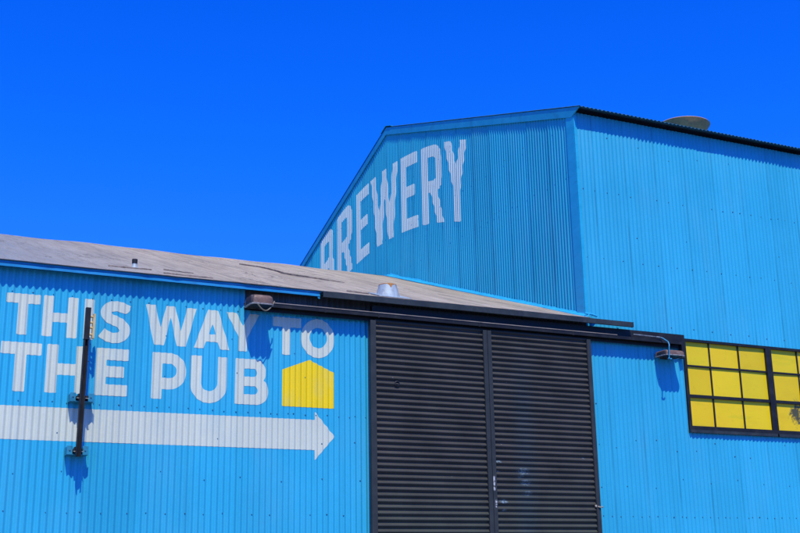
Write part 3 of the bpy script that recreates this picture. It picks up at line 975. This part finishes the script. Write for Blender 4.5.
# rake boards
mb = MB()
def rake(ya, yb, xa, xb, h0, h1):
    mb.hexa([(xa, ya, TZ(ya) + h0), (xb, ya, TZ(ya) + h0), (xb, yb, TZ(yb) + h0), (xa, yb, TZ(yb) + h0),
             (xa, ya, TZ(ya) + h1), (xb, ya, TZ(ya) + h1), (xb, yb, TZ(yb) + h1), (xa, yb, TZ(yb) + h1)])
ZA = TZ(-.17)
mb.hexa([(8.504, 0.03, TZ(0.03) - .135), (8.519, 0.03, TZ(0.03) - .135), (8.519, 6.0199, TZ(6.0199) - .135), (8.504, 6.0199, TZ(6.0199) - .135),
         (8.504, -0.17, ZA + .012), (8.519, -0.17, ZA + .012), (8.519, 6.0199, TZ(6.0199) + .012), (8.504, 6.0199, TZ(6.0199) + .012)])
rake(6.0201, 12.4, 8.504, 8.519, -0.120, 0.012)
T(mb.build('rake_board', M['rake'], tall))
# corrugated roof
def tall_roof():
    mb = MB()
    seg = 8
    pr = 0.0676
    n = int((XR + 0.1 - 8.496) / pr * seg)
    rows = [(-0.165, 0), (6.02, 0), (12.45, 0)]
    prev = None
    for i in range(n + 1):
        x = 8.496 + i * pr / seg
        o = 0.009 * math.cos(2 * math.pi * x / pr) + 0.024
        cur = [(x, -0.165 + random.uniform(-.002, .002), TZ(-0.165) + o), (x, 6.02, TZ(6.02) + o), (x, 12.45, TZ(12.45) + o)]
        cur2 = [(a, b, c - 0.004) for a, b, c in cur]
        if prev:
            p, p2 = prev
            mb.add([p[0], cur[0], cur[1], p[1]], [(0, 1, 2, 3)])
            mb.add([p[1], cur[1], cur[2], p[2]], [(0, 1, 2, 3)])
            mb.add([p2[0], cur2[0], cur2[1], p2[1]], [(3, 2, 1, 0)])
            mb.add([p[0], cur[0], cur2[0], p2[0]], [(3, 2, 1, 0)])
        prev = (cur, cur2)
    return mesh_obj('roof', mb.v, mb.f, M['tall_roof'], tall, mb.m)
troof = T(tall_roof())
mb = MB()
rn = random.Random(5)
zr = TZ(6.02)
mb.hexa([(8.490, 5.80, zr - .035), (XR, 5.80, zr - .035), (XR, 6.02, zr + .040), (8.490, 6.02, zr + .040), (8.490, 5.80, zr - .028), (XR, 5.80, zr - .028), (XR, 6.02, zr + .047), (8.490, 6.02, zr + .047)])
mb.hexa([(8.490, 6.0201, zr + .040), (XR, 6.0201, zr + .040), (XR, 6.24, zr - .035), (8.490, 6.24, zr - .035), (8.490, 6.0201, zr + .047), (XR, 6.0201, zr + .047), (XR, 6.24, zr - .028), (8.490, 6.24, zr - .028)])
rc = mb.build('ridge_cap', M['blue_trim'], troof)
# flashing where the low roof meets the gable
def flashing():
    mb = MB()
    n = 150
    prev = None
    for i in range(n + 1):
        y = -0.10 + i * (6.35) / n
        zb = LOWZ(min(y, 12.26 - y))
        bump = 0.018 * math.exp(-((y - 5.9) / 0.22) ** 2) + 0.015 * math.exp(-((y - 4.9) / 0.2) ** 2)
        h = (0.050 + rn.uniform(-0.006, 0.006) + bump) * min(1.0, max(0.05, (6.22 - y) / 0.3))
        wv = 0.012 * math.sin(y * 4.1) + 0.008 * math.sin(y * 9.7)
        xo = XG - 0.013
        cur = [(xo, y, zb + h), (xo - 0.014, y, zb + h * 0.5), (xo - 0.045 - wv - bump * .5, y, zb + 0.020), (xo - 0.050 - wv - bump * .5, y, zb + 0.004)]
        if prev:
            for k in range(3):
                mb.add([prev[k], cur[k], cur[k + 1], prev[k + 1]], [(0, 1, 2, 3)])
        prev = cur
    mb.tube([(8.47, -0.06, 4.935), (8.56, -0.075, 4.925), (8.66, -0.05, 4.915)], 0.014, 8)
    return mb.build('flashing', M['blue_flash'], tall, True)
T(flashing())

# --- windows
def window(xa, xb, cols, label):
    root = None
    fr = MB()
    y0, y1 = -0.012, 0.05
    fr.box(xa, xb, y0, y1, WZ1 - 0.035, WZ1 + 0.0)                    # head
    fr.box(xa, xb, y0, y1, WZ0, WZ0 + 0.055)                          # bottom rail
    fr.box(xa, xa + 0.050, y0, y1, WZ0 + .0551, WZ1 - .0351)
    fr.box(xb - 0.050, xb, y0, y1, WZ0 + .0551, WZ1 - .0351)
    w_ = fr.build('window', M['black_paint'], tall)
    T(w_)
    w_['label'] = label
    sb = MB()
    n = len(cols) - 1
    for c in cols[1:-1]:
        sb.box(c - 0.010, c + 0.010, 0.010, 0.034, WZ0 + .0552, WZ1 - .0352)
    sb.box(xa + .0501, xb - .0501, 0.008, 0.036, 4.354, 4.378)
    sb.box(xa + .0501, xb - .0501, -0.004, 0.040, 3.930, 3.970)
    sb.build('glazing_bars', M['black_paint'], w_)
    pn = MB()
    rr = random.Random(int(xa * 10))
    zz = [WZ0 + .05, 3.945, 4.366, WZ1 - .03]
    for i in range(n):
        for j in range(3):
            t1, t2 = rr.uniform(-.003, .003), rr.uniform(-.003, .003)
            a, b = cols[i] + .002, cols[i + 1] - .002
            pn.add([(a, .026 + t1, zz[j]), (b, .026 - t1, zz[j]), (b, .026 + t2, zz[j + 1]), (a, .026 - t2, zz[j + 1])], [(0, 1, 2), (0, 2, 3)])
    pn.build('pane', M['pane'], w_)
    sl = MB()
    sl.hexa([(xa - .012, -0.045, WZ0 - .040), (xb + .012, -0.045, WZ0 - .040), (xb + .012, 0.01, WZ0 - .040), (xa - .012, 0.01, WZ0 - .040),
             (xa - .012, -0.045, WZ0 - .002), (xb + .012, -0.045, WZ0 - .002), (xb + .012, 0.01, WZ0 - .0005), (xa - .012, 0.01, WZ0 - .0005)])
    sl.build('sill', M['hood_paint'], w_)
window(10.085, 11.610, [10.13, 10.555, 11.075, 11.57], 'yellow-painted window nearest the black door track')
window(11.612, 13.15, [11.665, 12.165, 12.665, 13.10], 'yellow-painted window with a dark patch low down')

# --- far walls
rgt = lambda t, out, z: (XR + out, t, z)
T(corr_wall('side_wall', 0.0, 12.15, PL, 8, 0, lambda t: [(0.0, TZ(t) - 0.02)], rgt, [M['wall_right'], M['screw']], tall, seg=6))
T(corr_wall('rear_wall', 8.53, XR, PL, 8, 0, lambda t: [(0.0, 5.80)], back, [M['wall_right'], M['screw']], tall, seg=6))

# --- flared roof ventilator beyond the eave
cx, cy, rz = 11.54, 1.25, 8.475
mb = MB()
base = TZ(cy)
mb.lathe([(0.22, base - 0.05 - rz), (0.215, -0.10), (0.20, -0.02)], 40, (cx, cy, rz))
rv = T(mb.build('roof_ventilator', M['vent_buff'], troof, True))
rv.location = (0, 0, 0)
rv['label'] = 'buff flared ventilator hood behind the tall eave'
mb = MB()
mb.lathe([(0.0, 0.150), (0.20, 0.140), (0.36, 0.112), (0.405, 0.096), (0.412, 0.088), (0.408, 0.078), (0.30, -0.085), (0.22, -0.10), (0.0, -0.10)], 48, (cx, cy, rz + 0.01), (0.02, -0.03, 1))
mb.build('hood', M['vent_buff'], rv, True)
mb = MB()
mb.tube([(cx - .30, cy - .16, rz - .13), (cx - .30, cy - .16, rz + .05)], 0.012, 8)
mb.build('stay', M['galv'], rv, True)

# ================================================================== floodlights
def floodlight(x0, x1, z0, z1, yb, yf, label, group='brown floodlights at the ends of the door track'):
    t = thing('floodlight', label, 'floodlight', ((x0 + x1) / 2, 0, (z0 + z1) / 2), group)
    L = t.location
    def loc(o):
        o.location = (-L.x, -L.y, -L.z); return o
    # housing: plan with a rounded nose, domed top
    n = 7
    def ring(z, ins):
        pts = []
        r = 0.055 - ins * 0.3
        xa, xb, ya, yb_ = x0 + ins, x1 - ins, yf + ins, yb - ins * .3
        for cx_, cy_, a0 in ((xb - r, ya + r, -90), (xa + r, ya + r, 180)):
            for i in range(n):
                a = R(a0 + 90 * i / (n - 1))
                pts.append((cx_ + r * math.cos(a), cy_ + r * math.sin(a), z))
            if a0 == -90:
                pts.append((xb, yb_, z)); pts.append((xa, yb_, z))
        # order: front-right arc, back-right, back-left, front-left arc
        return pts
    mb = MB()
    H = z1 - z0
    prof = [(z0, 0.0), (z0 + H * .25, -0.001), (z0 + H * .55, 0.0), (z0 + H * .80, 0.006), (z0 + H * .94, 0.020), (z1, 0.045)]
    V = []
    for z, ins in prof:
        V += ring(z, ins)
    m = len(ring(z0, 0))
    F = []
    for k in range(len(prof) - 1):
        for i in range(m):
            j = (i + 1) % m
            F.append((k * m + i, k * m + j, (k + 1) * m + j, (k + 1) * m + i))
    F.append(tuple((len(prof) - 1) * m + i for i in range(m)))
    mb.add(V, F)
    hs = loc(mb.build('housing', M['lamp_brown'], t, True))
    # chipped rim and lens underneath
    mb = MB()
    a, b = ring(z0 - 0.012, -0.006), ring(z0 + 0.002, -0.006)
    c = ring(z0 - 0.012, 0.012)
    mb.add(a + b, [(i, (i + 1) % m, m + (i + 1) % m, m + i) for i in range(m)])
    mb.add(a + c, [(i, (i + 1) % m, m + (i + 1) % m, m + i) for i in range(m)])
    mb.build('rim', M['lamp_edge'], hs)
    mb = MB(); mb.add(ring(z0 - 0.006, 0.010), [tuple(range(m))]); mb.build('lens', M['lamp_lens'], hs)
    # darker socket end cap
    mb = MB()
    mb.box(x0 - 0.004, x0 + 0.045, yf + 0.012, yb - 0.03, z0 - 0.004, z1 - 0.012, bev=0.012)
    loc(mb.build('end_cap', M['black_cap'], t, True))
    mb = MB()
    mb.box((x0 + x1) / 2 - .03, (x0 + x1) / 2 + .03, yb - .002, -0.012, z0 + H * .2, z0 + H * .6, bev=0.004)
    mb.box((x0 + x1) / 2 - .06, (x0 + x1) / 2 + .06, -0.022, -0.011, z0 - .02, z1 + .01, bev=0.003)
    loc(mb.build('mounting_arm', M['black_paint'], t))
    return t, loc
M['black_cap'] = simple_mat('dark_brown_cap', (0.055, 0.040, 0.036), 0.5, var=0.3, nscale=12, dirt=(0.02, 0.02, 0.02), dirt_amt=0.5)
fl, loc = floodlight(3.835, 4.098, 4.602, 4.705, -0.09, -0.33, 'brown floodlight with a drooping wire, above the letter Y of WAY')
mb = MB()
pts = []
for i in range(13):
    a = i / 12
    pts.append((3.90 + 0.21 * a, -0.335 + 0.03 * a, 4.590 - 0.075 * math.sin(math.pi * min(1, a * 1.0)) + 0.045 * a ** 3))
mb.tube(pts, 0.007, 6)
mb.tube([(4.098, -0.265, 4.615), (4.118, -0.262, 4.640), (4.13, -0.24, 4.655)], 0.008, 6)
loc(mb.build('wire', M['cord'], fl, True))
fl2, loc2 = floodlight(9.575, 9.905, 4.438, 4.502, -0.05, -0.27, 'brown floodlight with a blue conduit, at the corner of the yellow windows')
mb = MB()
mb.tube([(9.16, -0.150, 4.690), (9.35, -0.150, 4.686), (9.52, -0.150, 4.684)], 0.0075, 8)
mb.tube([(9.53, -0.150, 4.684), (9.60, -0.155, 4.680)], 0.0095, 8)
loc2(mb.build('cable_run', M['cond_white'], fl2, True))
cp = [(9.60, -0.155, 4.680), (9.625, -0.17, 4.668), (9.630, -0.20, 4.645), (9.615, -0.28, 4.600), (9.615, -0.300, 4.56), (9.605, -0.302, 4.48), (9.600, -0.302, 4.42), (9.598, -0.300, 4.372)]
mb = MB(); mb.tube(cp, 0.008, 8)
mb.tube([(9.598, -0.300, 4.376), (9.618, -0.305, 4.362), (9.635, -0.300, 4.370)], 0.009, 6)
mb.tube([(9.598, -0.300, 4.376), (9.575, -0.305, 4.366)], 0.009, 6)
loc2(mb.build('conduit', M['cond_blue'], fl2, True))

# ================================================================== wall pole on two brackets
pole = thing('wall_pole', 'dark steel pole clamped in two blue brackets across the word THIS', 'pole', (2.08, -0.2, 2.86))
PLc = pole.location.copy()
def lp(o):
    o.location = tuple(-a for a in PLc); return o
def px(z):      # leaning centre line
    return 2.078 + (z - 2.88) * (2.095 + 0.0 - 2.078) / (4.40 - 2.88)
mb = MB()
def slab(za, zb, w0, w1, d0, d1):
    # box following the lean
    p = []
    for z in (za, zb):
        c = px(z)
        p += [(c + w0, d0, z), (c + w1, d0, z), (c + w1, d1, z), (c + w0, d1, z)]
    mb.hexa(p)
slab(2.866, 4.078, -0.026, -0.020, -0.225, -0.180)
slab(2.866, 4.078, 0.020, 0.026, -0.225, -0.180)
slab(2.866, 4.078, -0.0199, 0.0199, -0.190, -0.184)
slab(2.866, 4.078, -0.0199, -0.013, -0.225, -0.219)
slab(2.866, 4.078, 0.013, 0.0199, -0.225, -0.219)
slab(4.0801, 4.41, -0.026, 0.026, -0.226, -0.180)
slab(4.070, 4.0800, -0.029, 0.029, -0.229, -0.177)
lp(mb.build('shaft', M['black_paint'], pole))
mb = MB()
slab(4.085, 4.345, 0.052, 0.076, -0.235, -0.185)
st_ = lp(mb.build('tan_strip', M['tan'], pole))
for z in (4.125, 4.197, 4.252, 4.315):
    mb = MB()
    mb.lathe([(0.012, 0), (0.012, 0.028)], 10, (px(z) + 0.026, -0.212, z), (1, 0, 0), close=True)
    mb.build('peg', M['tan'], st_)
def bracket(xa, xb, z0, z1):
    yf = -0.125
    mb = MB()
    mb.box(xa, xb, -0.020, -0.012, z0, z1)                        # back plate
    mb.box(xa, xb, yf, -0.021, z0, z0 + 0.008)                    # lower flange
    mb.box(xa + .02, xb - .02, yf + .01, -0.021, z1 - 0.030, z1 - 0.024)
    for a, b in ((xa, xa + 0.058), (xb - 0.058, xb)):             # the two front ears
        mb.box(a, b, yf - 0.008, yf - 0.001, z0, z1 + 0.010, bev=0.002)
        mb.box(a + .004, a + .011, yf, -0.021, z0 + .0081, z1)
    br = lp(mb.build('bracket', M['bracket_teal'], pole))
    mb = MB()
    c = px((z0 + z1) / 2)
    for a, b in ((xa + .062, c - .028), (c + .028, xb - .062)):
        mb.box(a, b, -0.176, yf + .004, z1 - 0.052, z1 - 0.026, bev=0.003)
    mb.box(c - .034, c + .034, -0.179, yf + .02, z0 + .012, z1 - .004, bev=0.004)
    mb.build('clamp', M['black_paint'], br)
    for xx in (xa + .068, xb - .088):
        mb = MB()
        mb.box(xx - .010, xx + .030, -0.180, -0.1765, z1 - 0.054, z1 - 0.048)
        mb.build('clamp_pin', M['bolt'], br)
    for xx in (xa + .03, xb - .03):
        mb = MB()
        mb.lathe([(0.008, 0), (0.008, 0.006), (0.0, 0.008)], 8, (xx, yf - 0.008, z0 + 0.045), (0, -1, 0))
        mb.build('bolt', M['screw'], br)
bracket(1.975, 2.216, 3.436, 3.515)
bracket(1.975, 2.190, 2.892, 2.972)

bpy.context.view_layer.update()
